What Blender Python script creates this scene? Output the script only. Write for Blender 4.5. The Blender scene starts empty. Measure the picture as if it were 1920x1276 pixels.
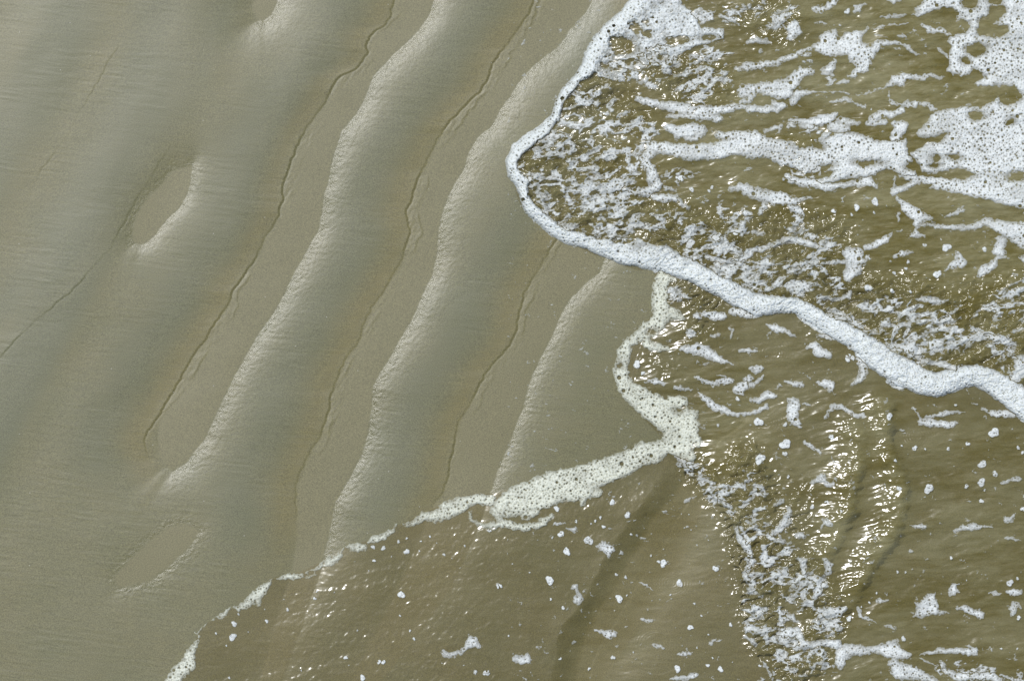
import bpy, math
import numpy as np

# ------------------------------------------------------------------ scene, camera, light
sc = bpy.context.scene
W, H, S = 1920.0, 1276.0, 0.002            # the stretch of beach, 2 mm per unit of the survey grid
cam_d = bpy.data.cameras.new("camera"); cam = bpy.data.objects.new("camera", cam_d)
sc.collection.objects.link(cam); sc.camera = cam
cam.location = (0, 0, 14.0); cam.rotation_euler = (0, 0, 0)
cam_d.sensor_width = 36.0; cam_d.lens = 36.0 * 14.0 / (W * S)
cam_d.clip_start = 0.1; cam_d.clip_end = 500

SUN_EL = 70.5
SUN_DIR = np.array([-0.72, 0.69])          # ground direction towards the sun
SUN_DIR = SUN_DIR / np.linalg.norm(SUN_DIR)
sun_d = bpy.data.lights.new("sun", 'SUN'); sun = bpy.data.objects.new("sun", sun_d)
sc.collection.objects.link(sun)
sun_d.energy = 2.6; sun_d.angle = math.radians(0.5); sun_d.color = (1.0, 0.985, 0.96)
az = math.atan2(SUN_DIR[0], SUN_DIR[1])    # from +Y clockwise
sun.rotation_euler = (math.radians(90 - SUN_EL), 0, math.pi - az)
world = bpy.data.worlds.new("World"); sc.world = world; world.use_nodes = True
wt = world.node_tree; bg = wt.nodes['Background']
sky = wt.nodes.new('ShaderNodeTexSky'); sky.sky_type = 'NISHITA'; sky.sun_disc = False
sky.sun_elevation = math.radians(SUN_EL); sky.sun_rotation = az
wt.links.new(sky.outputs[0], bg.inputs[0]); bg.inputs[1].default_value = 0.10
sc.view_settings.view_transform = 'Standard'; sc.view_settings.look = 'None'
sc.view_settings.exposure = 0.0; sc.view_settings.gamma = 1.0
sc.render.engine = 'CYCLES'
sc.cycles.transparent_max_bounces = 12

# ------------------------------------------------------------------ helpers
F32 = np.float32
def lattice(seed, n=256):
    return np.random.default_rng(seed).random((n, n)).astype(F32)
_lat = {}
def vnoise(x, y, seed):
    """smooth value noise, -1..1"""
    if seed not in _lat: _lat[seed] = lattice(seed)
    L = _lat[seed]
    xf = np.floor(x); yf = np.floor(y)
    fx = (x - xf).astype(F32); fy = (y - yf).astype(F32)
    xi = xf.astype(np.int32) & 255; yi = yf.astype(np.int32) & 255
    x1 = (xi + 1) & 255; y1 = (yi + 1) & 255
    fx = fx*fx*fx*(fx*(fx*6-15)+10); fy = fy*fy*fy*(fy*(fy*6-15)+10)
    a = L[yi, xi]; b = L[yi, x1]; c = L[y1, xi]; d = L[y1, x1]
    t = a + (b-a)*fx; u = c + (d-c)*fx
    return (t + (u-t)*fy)*2 - 1
def fbm(x, y, seed, oct=3, gain=0.5):
    s = 0; a = 1.0; tot = 0
    for i in range(oct):
        c, si = math.cos(0.6*i), math.sin(0.6*i)
        xx = (x*c - y*si)*(2.03**i) + 17.3*i; yy = (x*si + y*c)*(2.03**i) + 9.1*i
        s = s + a*vnoise(xx, yy, seed+i*7); tot += a; a *= gain
    return s/tot
def aniso(X, Y, ang, lx, ly):
    """coordinates stretched along a direction (degrees, y up) with wavelengths lx along, ly across"""
    c, s = math.cos(math.radians(ang)), math.sin(math.radians(ang))
    u = (X*c - Y*s)/lx; v = (X*s + Y*c)/ly
    return u, v
def smooth(x, a, b):
    t = np.clip((x-a)/(b-a), 0, 1); return t*t*(3-2*t)

TILE = {'A': (900, 0, 3.6885), 'B': (1400, 0, 3.6885), 'C': (900, 330, 3.6885), 'D': (1400, 330, 3.6885),
        'E': (900, 640, 3.6885), 'F': (1400, 640, 3.6885), 'G': (900, 930, 3.6885), 'H': (1400, 930, 3.6885),
        'S1': (0, 0, 4), 'S2': (480, 0, 4), 'S3': (0, 319, 4), 'S4': (480, 319, 4), 'S5': (0, 638, 4),
        'S6': (480, 638, 4), 'S7': (0, 957, 4), 'S8': (480, 957, 4), 'Z': (0, 0, 1)}
def pts(tile, text):
    ox, oy, k = TILE[tile]; out = []
    for tok in text.split():
        v = [float(q) for q in tok.split(',')]
        out.append([ox + v[0]/k, oy + v[1]/k] + [q/k for q in v[2:]])
    return out
def chain(text):
    """'S2 x,y x,y S4 x,y ...' -> points, switching survey sheet on the way"""
    out = []; cur = 'Z'
    for tok in text.split():
        if tok in TILE: cur = tok
        else: out += pts(cur, tok)
    return np.array(out, dtype=float)

def seg_dist(X, Y, P, closed=False):
    """distance to a polyline"""
    n = len(P); best = np.full(X.shape, 1e9, F32)
    for i in range(n if closed else n-1):
        a = P[i]; b = P[(i+1) % n]; dx, dy = b[0]-a[0], b[1]-a[1]
        L2 = dx*dx+dy*dy + 1e-9
        t = np.clip(((X-a[0])*dx + (Y-a[1])*dy)/L2, 0, 1)
        np.minimum(best, (X-a[0]-t*dx)**2 + (Y-a[1]-t*dy)**2, out=best)
    return np.sqrt(best)
def stroke_sdf(X, Y, P):
    """positive inside a tapered stroke"""
    best = np.full(X.shape, -1e9, F32)
    if len(P) == 1:
        return (P[0][2] - np.hypot(X-P[0][0], Y-P[0][1])).astype(F32)
    for a, b in zip(P[:-1], P[1:]):
        dx, dy = b[0]-a[0], b[1]-a[1]
        t = np.clip(((X-a[0])*dx + (Y-a[1])*dy)/(dx*dx+dy*dy+1e-9), 0, 1)
        d = (a[2] + (b[2]-a[2])*t) - np.hypot(X-a[0]-t*dx, Y-a[1]-t*dy)
        np.maximum(best, d, out=best)
    return best
def inside(X, Y, P):
    c = np.zeros(X.shape, bool); n = len(P)
    for i in range(n):
        x0, y0 = P[i][0], P[i][1]; x1, y1 = P[(i+1) % n][0], P[(i+1) % n][1]
        if y0 == y1: continue
        m = ((y0 > Y) != (y1 > Y)) & (X < (x1-x0)*(Y-y0)/(y1-y0) + x0)
        c ^= m
    return c
def poly_sdf(X, Y, P):
    d = seg_dist(X, Y, P, True)
    return np.where(inside(X, Y, P), d, -d).astype(F32)

class Field:
    """a scalar field cached on a coarse raster and read back bilinearly"""
    X0, Y0, X1, Y1 = -500., -500., 2420., 1780.
    def __init__(self, fn, step=4.0):
        self.st = step
        xs = np.arange(self.X0, self.X1+step, step, dtype=F32); ys = np.arange(self.Y0, self.Y1+step, step, dtype=F32)
        X, Y = np.meshgrid(xs, ys); self.a = fn(X, Y).astype(F32)
    def __call__(self, X, Y):
        h, w = self.a.shape
        u = np.clip((X-self.X0)/self.st, 0, w-1.001); v = np.clip((Y-self.Y0)/self.st, 0, h-1.001)
        i = u.astype(np.int32); j = v.astype(np.int32); fu = u-i; fv = v-j; a = self.a
        return (a[j, i]*(1-fu)+a[j, i+1]*fu)*(1-fv) + (a[j+1, i]*(1-fu)+a[j+1, i+1]*fu)*fv
    def grad(self):
        gy, gx = np.gradient(self.a, self.st); n = np.hypot(gx, gy)+1e-6
        fx, fy = Field.__new__(Field), Field.__new__(Field)
        fx.st = fy.st = self.st; fx.a = gx/n; fy.a = gy/n
        return fx, fy

# ------------------------------------------------------------------ sand relief
L0 = chain("Z 235,60 S1 500,1020 310,1270 S3 230,130 205,270 125,420 Z 10,470 -60,560 -160,700 -400,1000")
L1 = chain("Z 420,-60 370,120 320,270 S3 1130,50 1080,130 1010,230 940,370 890,470 840,550 830,590 750,660 680,740 600,840 520,920 430,990 350,1060 270,1120 200,1190 110,1270 S5 0,130 Z -60,740 -300,1000")
L2 = chain("Z 760,-300 740,-60 S2 1030,0 1000,130 970,190 900,220 860,260 830,330 835,400 780,470 740,520 650,560 600,600 560,680 500,790 440,870 380,950 320,1050 280,1160 240,1276 S4 205,90 190,170 208,200 175,270 165,340 120,430 60,500 30,590 0,650 S3 1870,730 1820,790 1750,900 1720,990 1650,1090 1580,1190 1540,1270 S5 1480,60 1410,180 1345,300 1270,420 1190,560 1110,670 1080,750 1090,820 1130,890 1160,980 1185,1060 Z 300,940")
L3 = chain("Z 1120,-300 1020,-50 A 370,0 345,80 250,220 160,330 90,430 S2 1770,470 1740,570 1680,680 1560,800 1440,920 1390,990 1320,1110 1280,1200 1245,1276 S4 1200,90 1150,250 1120,290 1135,370 1150,460 1110,600 1080,700 1010,800 950,910 860,1030 800,1170 770,1276 S6 660,150 600,290 560,400 545,520 480,720 380,870 330,980 290,1090 295,1276 S8 290,150 Z 545,1060 500,1200 420,1500")
L4 = chain("Z 1200,250 1080,390 C 530,430 480,500 440,580 360,710 300,820 265,960 250,1060 S6 1900,30 1800,150 1710,260 1640,400 1580,510 1520,600 1490,740 1465,880 1430,1030 1390,1160 1330,1220 Z 790,990 740,1100 640,1300")
L5 = chain("Z 1330,800 G 1310,0 1180,130 1080,300 960,520 820,740 720,900 660,1050 620,1276 Z 1040,1400")
B2 = chain("Z 860,-300 825,-60 S2 1340,0 1300,110 1220,220 1150,300 1060,390 980,470 880,580 830,720 750,860 650,980 600,1120 560,1276 S4 510,200 500,330 480,430 400,570 300,750 210,940 120,1080 0,1260 S5 1840,130 1760,260 1640,520 1540,740 1400,920 1290,985")
B3 = chain("Z 1300,-300 1150,-60 A 780,0 740,80 620,220 540,330 380,450 260,590 150,750 80,870 S2 1830,860 1760,960 1670,1030 1600,1150 1560,1276 S4 1480,120 1410,290 1380,440 1360,640 1320,800 1230,980 1140,1180 S6 1080,0 1020,110 940,230 880,340 870,500 850,680 800,850 700,1050 600,1220 Z 600,1080 520,1300 420,1500")
B4 = chain("Z 1330,250 1200,400 C 860,590 820,680 730,750 640,830 560,960 510,1080 430,1240 E 400,150 330,320 290,480 240,600 190,740 130,880 80,1030 Z 900,980 850,1100 700,1300")
B5 = chain("Z 1390,800 G 1500,200 1420,420 1250,650 1130,850 1050,1000 900,1200 Z 1110,1400")
def trough(L, B, off=5):
    A = L[:, :2].copy(); A[:, 0] += off
    return np.vstack([A, B[::-1, :2]])
T2low = np.vstack([np.vstack([L2[:-8, :2] + [5, 0]]), chain("S5 1195,600 1180,720 1190,860 1240,950 1290,985")[:, :2], B2[::-1, :2]])
TROUGHS = [
    (chain("Z 540,-300 522,-60 522,0 510,27 495,39 480,40 472,15 478,-60 490,-300"), 0.013, 34),
    (chain("S1 1440,1240 1400,1245 1330,1262 S3 1300,0 1220,100 1130,185 1060,265 1020,350 990,440 988,510 1010,550 1050,562 1100,545 1160,500 1200,440 1260,370 1340,290 1400,200 1425,120 1440,0"), 0.0060, 16),
    (T2low, 0.0118, 31),
    (trough(L3, B3), 0.0118, 31),
    (trough(L4, B4), 0.0094, 26),
    (trough(L5, B5), 0.026, 52),
    (chain("S7 900,585 850,500 960,380 1100,240 1250,120 1400,90 1500,150 1400,300 1260,420 1180,480 1130,540 1000,560"), 0.0026, 20),
]
fields = []
for P, dep, lam in TROUGHS:
    f = Field(lambda X, Y, P=P: -poly_sdf(X, Y, P)); gx, gy = f.grad()
    fields.append((f, gx, gy, dep, lam))
SCARPS = [(L0, 0.0003, 0.6), (L1, 0.0007, 0.8), (L2, 0.0023, 1.0), (L3, 0.0023, 1.0), (L4, 0.00201, 0.9)]
SCARP_END = [450, 800, 880, 1010, 965]

def scarp_x(P, Y):
    Q = P[np.argsort(P[:, 1])]
    return np.interp(Y, Q[:, 1], Q[:, 0]).astype(F32)
def sand_fields(X, Y, wet=None):
    X = X.astype(F32); Y = Y.astype(F32)
    wx = X + 2.2*fbm(X/34, Y/34, 11, 3); wy = Y + 2.2*fbm(X/34, Y/34, 31, 3)
    z = np.zeros_like(X); bank = np.zeros_like(X); trough_m = np.zeros_like(X)
    shr = shoreF(X, Y); glaze = np.zeros_like(X)
    for q, (f, gx, gy, dep, lam) in enumerate(fields):
        if q in (2, 3, 4): dep = dep*(1-.9*smooth(shr, -60, 240))
        d = f(wx, wy); nx = gx(wx, wy); ny = gy(wx, wy)
        side = smooth(nx*0.80 + ny*0.60, *((-0.7, 0.95) if q in (0, 1, 6) else (-0.45, 0.75)))     # 1 on the lower-right bank
        D = np.maximum(d, 0) if q != 5 else 14*np.log1p(np.exp(np.clip(d/14, -8, 30)))
        rise = np.exp(-D/(lam*.8))*0.70 + np.exp(-(D/(lam*2.8))**2)*0.30
        slow = np.exp(-(D/(lam*2.4))**1.3)
        carve = side*rise + (1-side)*slow
        z -= dep*carve
        if q in (1, 6): glaze = np.maximum(glaze, np.exp(-(np.maximum(d, 0)/15)**1.5)*smooth(d, -1, 3))
        if q != 5: bank = np.maximum(bank, side*np.exp(-D/(lam*0.75))*smooth(d, -3, 3))
        trough_m = np.maximum(trough_m, smooth(-d, -2, 5))
    bank = np.maximum(bank*(1-smooth(shr, 0, 40)), .65*glaze)
    sky_tone = np.zeros_like(X); edge = np.zeros_like(X)
    for k, (P, hgt, wd) in enumerate(SCARPS):
        xl = scarp_x(P, Y) + 1.6*vnoise(Y/9, Y*0+k, 50+k) + 1.0*vnoise(Y/3.7, Y*0+k, 60+k)
        dx = (X - xl)*0.84
        m = 0.22 + 0.68*smooth(vnoise(Y/38, Y*0+3.3*k, 70+k), -0.5, 0.5)
        if k == 1: m = m*smooth(Y, 250, 360)
        lo, hi = P[:, 1].min(), SCARP_END[k]; m = m*smooth(Y, lo, lo+40)*(1-smooth(Y, hi-110, hi))
        z += hgt*m*(np.exp(np.minimum(dx, 0)/26.0))*(1-smooth(dx, -0.8*wd, 1.2*wd)) 
        z -= hgt*0.45*m*np.exp(-(np.maximum(dx-1.0, 0)/2.2)**2)*smooth(dx, -1, 1.0)
        # frayed second lip a little below the first
        x2 = xl + 17 + 8*vnoise(Y/60, Y*0+k, 80+k) + 3*vnoise(Y/11, Y*0, 90+k)
        d2 = (X-x2)*0.84; m2 = smooth(vnoise(Y/38, Y*0+k*1.7, 95+k), -0.1, 0.6)*(hgt > 0.002)
        z += 0.0008*m2*np.minimum(1, m*2)*(np.exp(np.minimum(d2, 0)/9.0))*(1-smooth(d2, -1, 1.4))
        fr = np.exp(-((dx-10)/11)**2)*(hgt > 0.002)*smooth(vnoise(Y/50, Y*0+k, 99+k), -0.3, 0.5)
        z += 0.00045*fr*np.minimum(1, m*2)*fbm(*aniso(X, Y, 60, 14, 4.5), 120+k, 2)
        fo = 1-smooth(Y, hi-60, hi+90)
        sky_tone = np.maximum(sky_tone, fo*np.exp(-((dx+85)/48)**2)*(0.55 if hgt < 0.003 else 1.0))  # colour mask for the grey sky reflection along each ridge
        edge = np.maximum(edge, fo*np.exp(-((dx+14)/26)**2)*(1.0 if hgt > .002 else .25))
    dxf = (X - scarp_x(L5, Y) + 7*fbm(X/30, Y/30, 149, 2))*0.86
    mf = smooth(Y, 850, 960)
    z += 0.0150*mf*np.exp(np.minimum(dxf+32, 0)/80.0)*(1-smooth(dxf, -34, 12))
    # broad low swells on the upper beach, running with the ripples
    u, v = aniso(X, Y, 62, 620, 120)
    left = 1 - smooth(X + (Y-638)*0.5, 250, 620)
    sw = vnoise(u, v, 150)
    z += 0.0014*sw*(0.35+left)
    sky_tone = np.maximum(sky_tone*(1-trough_m), 0.7*left*smooth(sw, -0.2, 0.8))
    z += 0.0012*fbm(X/160, Y/160, 160, 3)
    # fine drag streaks left by the backwash
    u, v = aniso(X, Y, -7, 46, 5.5)
    su = smooth(fbm(X/90, Y/60, 170, 2), -0.25, 0.5)
    st = fbm(u, v, 180, 3, 0.6)
    z += (1-trough_m)*(0.00008+0.00017*su)*st
    # wrinkled, pitted bank where the water seeps out
    wr = fbm(*aniso(X, Y, 38, 6.5, 3.6), 200, 2, 0.6)
    z += bank*0.00068*wr + (1-trough_m)*0.00006*fbm(X/3.2, Y/3.2, 210, 2)
    return z, bank, sky_tone, trough_m, edge

# ------------------------------------------------------------------ water outline and depth
SHORE = chain("Z 2600,-6000 1500,-700 1230,-120 A 1040,-10 960,80 850,170 780,260 730,340 700,430 650,520 570,600 520,690 495,780 480,840 380,910 260,1000 210,1060 178,1140 190,1200 215,1260 "
              "C 240,80 260,170 320,260 400,320 480,390 560,450 640,480 720,520 860,570 1000,630 1080,660 1190,650 1205,700 1190,840 1190,940 1140,1000 1095,1080 1000,1170 960,1230 "
              "E 925,120 925,230 955,340 1010,420 1080,490 1150,560 1210,620 1250,665 1220,710 1170,720 1120,700 1060,715 960,760 800,820 640,870 500,900 380,950 220,1010 80,1050 "
              "S6 1740,1145 1650,1140 1540,1160 1440,1200 1300,1260 S8 1180,50 1080,95 1045,95 1000,145 880,205 760,235 670,265 630,290 540,345 440,405 330,455 230,465 160,490 110,500 60,545 0,590 "
              "S7 1860,650 1760,710 1700,735 1600,805 1540,840 1490,900 1465,920 1470,950 1420,1020 1370,1100 1310,1170 1250,1270 Z 240,1420 -400,3200 -1000,7000 9000,7000 9000,-6000")
FRONT = chain("Z 2600,-6000 1500,-700 1230,-120 A 1040,-10 960,80 850,170 780,260 730,340 700,430 650,520 570,600 520,690 495,780 480,840 380,910 260,1000 210,1060 178,1140 190,1200 215,1260 "
              "C 240,80 260,170 320,260 400,320 480,390 560,450 640,480 720,520 860,570 1000,630 1120,640 1250,650 1380,700 1480,750 1600,820 1720,890 1850,950 "
              "D 60,960 150,970 260,950 350,960 450,1020 560,1090 680,1160 750,1230 F 760,60 830,150 900,220 1000,290 1100,320 1200,360 1300,375 1400,355 1480,320 1570,300 1650,350 1750,430 1850,510 1960,560 Z 2200,900 3000,1300 9000,2500 9000,-6000")
INNER = chain("E 1300,790 1370,860 1450,930 1540,1020 1620,1110 1700,1210 G 1720,180 1760,280 1810,360 1830,420 1815,520 1830,620 1830,700 1850,800 1840,900 1810,970 1890,1030 H 0,1010 70,1070 120,1170 160,1240 190,1290 Z 1500,1500 1600,2200 1800,7000 9000,7000 9000,1200 Z 2200,900 1900,760 1700,700 1560,600 1300,500 1240,560 1200,650 1180,720")
shoreF = Field(lambda X, Y: poly_sdf(X, Y, SHORE), 3.0)
frontF = Field(lambda X, Y: poly_sdf(X, Y, FRONT), 3.0)
innerF = Field(lambda X, Y: poly_sdf(X, Y, INNER), 3.0)

CHURN = [  # tapered strokes of choppy water: x,y,radius, strength
    ('A', "640,690,120 900,640,140 1100,850,120", .75), ('A', "380,1120,150 600,1080,170 900,1120,120 600,1230,150", .95),
    ('A', "1000,300,70", .7), ('A', "1300,480,150 1600,600,150", .8),
    ('C', "400,80,140 700,250,200 900,330,160", 1.0), ('C', "950,60,140 1100,250,130", .8), ('C', "1300,330,150 1700,450,180", .85), ('C', "1350,450,200 1800,620,200", 1.0),
    ('D', "0,560,200 250,640,260 500,620,170", 1.0), ('D', "0,380,120 300,340,140 620,420,130", .7), ('D', "500,780,160 850,880,200 1200,980,260 1500,1150,240 1900,1080,240", 1.0),
    ('D', "850,1100,150 1100,1230,160", .9), ('D', "1500,850,120 1900,820,150", .7), ('F', "1250,80,150 1900,100,200", .9),
    ('C', "1400,800,90 1600,900,90 1500,1060,90", .7), ('E', "1180,100,60 1300,190,60", .35),
    ('E', "1450,860,60 1600,990,110 1750,1100,130 1850,850,90", 1.0), ('F', "0,820,120 60,1050,160 60,1260,180", 1.0), ('F', "380,1080,90 300,1230,120", .6),
    ('H', "0,150,170 100,500,190 100,800,150 150,1000,130", 1.0), ('H', "400,500,130 560,820,140 480,1100,130 300,1200,110", .85),
    ('B', "120,100,170 300,200,120", .5), ('B', "350,1060,120", .5), ('D', "450,1020,60", .5)]
def churn_fn(X, Y):
    c = np.zeros_like(X)
    for t, s, a in CHURN:
        P = pts(t, s); r = max(p[2] for p in P)
        c = np.maximum(c, a*smooth(stroke_sdf(X, Y, P), -22, 22))
    return c
churnF = Field(churn_fn, 6.0)
RIPPLE = [  # standing ripples: polyline, height, width left, width right
    (chain("F 700,470 740,560 770,660 770,770 760,860 730,950 H 700,90 640,220 560,400 480,600"), .0165, 34, 16),
    (chain("F 930,330 955,400 960,500 955,620 960,700 1000,830 1050,920 1070,1030 1050,1130 1035,1240 H 1030,100 1010,220 950,340 860,440 800,550 740,650 700,740 680,800"), .0180, 36, 16)]
ripF = [(Field(lambda X, Y, P=P: seg_dist(X, Y, P), 3.0), P) for P, a, b, c in RIPPLE]

def water_fields(X, Y, zs):
    X = X.astype(F32); Y = Y.astype(F32)
    wx = X + 1.5*fbm(X/26, Y/26, 301, 2); wy = Y + 1.5*fbm(X/26, Y/26, 302, 2)
    sh = shoreF(wx, wy); fr = frontF(wx, wy); inn = innerF(wx, wy); ch = churnF(X, Y)
    film = 0.0012 + 0.0036*(1-np.exp(-np.maximum(sh, 0)/45)) + 0.008*smooth(sh, 150, 700)*np.clip(smooth(fr, -10, 60) + smooth(inn, -5, 40), 0.12, 1)
    fill = smooth(sh, 0, 120)*(0.25 + 0.5*np.maximum(smooth(fr, 0, 40), smooth(inn, 0, 30)))
    lvl = zs*(1-fill) + (-0.001)*fill
    t = film + 0.016*smooth(fr, -2, 26) + 0.010*smooth(fr, 30, 260) + 0.0045*smooth(inn, -1, 7) + 0.004*smooth(inn, 10, 80)
    z = np.maximum(lvl, zs) + t
    tt = np.clip(np.maximum(smooth(fr, 0, 30), 0.75*smooth(inn, 0, 14)), 0, 1)      # livelier water
    # long folds running with the flow
    ug, vg = aniso(X + 14*fbm(X/110, Y/110, 310, 2), Y + 18*fbm(X/120, Y/120, 311, 2), 12, 150, 30)
    fold = fbm(ug, vg, 320, 3, 0.5)
    z += (0.0012 + 0.0058*tt)*fold*smooth(sh, 4, 60)
    # fine flow lines
    uf, vf = aniso(X + 9*fbm(X/70, Y/70, 330, 2), Y + 12*fbm(X/80, Y/80, 331, 2), 8, 46, 7)
    z += (0.0005 + 0.0017*tt)*fbm(uf, vf, 340, 3, .6)*smooth(sh, 4, 40)
    mid = fbm(*aniso(X + 10*fbm(X/60, Y/60, 345, 2), Y + 10*fbm(X/60, Y/60, 346, 2), 25, 40, 18), 347, 3, .55)
    z += 0.0022*tt*mid*smooth(sh, 6, 50)
    # wavelets of the thin lower wash
    lower = smooth(sh, 6, 60)*(1-smooth(fr, -10, 10))*(1-smooth(inn, -8, 4))
    thin = smooth((X-1190)*0.8 + (Y-1000)*0.5, -8, 22)        # the glassy sheet right of the furrow
    thin = thin*(1-smooth(fr, -60, -20))
    wv = fbm(*aniso(X + 6*fbm(X/40, Y/40, 350, 2), Y + 6*fbm(X/40, Y/40, 351, 2), 48, 12, 6.5), 360, 3, 0.6)
    wpatch = 0.45 + 0.55*smooth(fbm(X/150, Y/120, 365, 2), -0.4, 0.4)
    z += 0.0011*lower*(1-0.90*thin)*wpatch*wv
    # chop
    c1 = fbm(*aniso(X, Y, 20, 22, 11), 370, 2, 0.5); c2 = fbm(*aniso(wx+4*fbm(X/18, Y/18, 375, 2), wy, 35, 15, 9), 380, 2, 0.6); c3 = fbm(wx/5.5, wy/5.5, 385, 2)
    z += ch*(0.0080*(1-np.abs(c1)*2.0) + 0.0078*c2 + 0.0018*c3)*smooth(sh, 6, 24)
    for (f, P), (_, a, wl, wr_) in zip(ripF, RIPPLE):
        d = f(wx, wy); xl = scarp_x(P, Y); lo, hi = P[:, 1].min(), P[:, 1].max()
        m = smooth(Y, lo-10, lo+40)*(1-smooth(Y, hi-60, hi+20))
        w = np.where(X < xl, wl, wr_)
        g = np.exp(-(d/w)**2)*m
        z += a*g + 0.0042*g*fbm(*aniso(wx, wy, 15, 17, 9), 390, 3, 0.6)
    # rings round floating foam
    for cx, cy, r0 in [(1231, 1208, 20), (1259, 1092, 16), (1436, 792, 9), (1446, 661, 9), (1716, 817, 12), (1896, 918, 12)]:
        r = np.hypot(X-cx, (Y-cy)*1.2)
        z += 0.00030*np.exp(-((r-r0)/22)**2)*np.sin(r*1.25)
    z = np.maximum(z, zs + 0.0006)
    return z, sh, fr, inn, ch

# ------------------------------------------------------------------ grids
def axis(lo, hi, step, far=30.0/S):
    core = np.arange(lo, hi+step*0.5, step)
    out = []; d = step; p = hi
    while p < hi + far:
        d *= 1.35; p += d; out.append(p)
    out = np.array(out)
    return np.concatenate([lo - (out-hi)[::-1], core, out]).astype(np.float64)
def grid(step, m=150):
    return np.meshgrid(axis(-m, W+m, step), axis(-m, H+m, step))
def to_mesh(name, X, Y, Z, cell_mask=None, attrs=None, mats=()):
    h, w = X.shape
    idx = np.arange(h*w, dtype=np.int64).reshape(h, w)
    a = idx[:-1, :-1]; b = idx[1:, :-1]; c = idx[1:, 1:]; d = idx[:-1, 1:]
    q = np.stack([a, b, c, d], -1).reshape(-1, 4)
    if cell_mask is not None: q = q[cell_mask.reshape(-1)]
    used = np.unique(q); re = np.full(h*w, -1, np.int64); re[used] = np.arange(len(used)); q = re[q]
    co = np.stack([(X.reshape(-1)[used]-W/2)*S, (H/2-Y.reshape(-1)[used])*S, Z.reshape(-1)[used]], -1).astype(F32)
    me = bpy.data.meshes.new(name)
    me.vertices.add(len(used)); me.vertices.foreach_set('co', co.ravel())
    me.loops.add(len(q)*4); me.loops.foreach_set('vertex_index', q.ravel().astype(np.int32))
    me.polygons.add(len(q)); me.polygons.foreach_set('loop_start', np.arange(0, len(q)*4, 4, dtype=np.int32))
    me.polygons.foreach_set('use_smooth', np.ones(len(q), bool))
    for k, v in (attrs or {}).items():
        at = me.attributes.new(k, 'FLOAT', 'POINT'); at.data.foreach_set('value', v.reshape(-1)[used].astype(F32))
    me.update(calc_edges=True)
    for m in mats: me.materials.append(m)
    o = bpy.data.objects.new(name, me); sc.collection.objects.link(o)
    return o

# ------------------------------------------------------------------ materials
def mat(name):
    m = bpy.data.materials.new(name); m.use_nodes = True; nt = m.node_tree; nt.nodes.clear()
    out = nt.nodes.new('ShaderNodeOutputMaterial')
    def N(t, **kw):
        n = nt.nodes.new(t)
        for k, v in kw.items():
            if k.startswith('i_'):
                key = k[2:].replace('_', ' ')
                n.inputs[key].default_value = v
            else: setattr(n, k, v)
        return n
    return m, nt, out, N, nt.links.new
def mixc(N, L, fac, a, b, mode='MIX'):
    n = N('ShaderNodeMix', data_type='RGBA', blend_type=mode)
    for s, v in ((0, fac), (6, a), (7, b)):
        if hasattr(v, 'is_linked'): L(v, n.inputs[s])
        else: n.inputs[s].default_value = v
    return n.outputs[2]
def ramp(N, L, src, a, b, lo=0., hi=1.):
    n = N('ShaderNodeMapRange'); L(src, n.inputs[0])
    for i, v in zip((1, 2, 3, 4), (a, b, lo, hi)): n.inputs[i].default_value = v
    return n.outputs[0]
def mathn(N, L, op, a, b):
    n = N('ShaderNodeMath', operation=op)
    for i, v in enumerate((a, b)):
        if hasattr(v, 'is_linked'): L(v, n.inputs[i])
        else: n.inputs[i].default_value = v
    return n.outputs[0]

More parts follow.
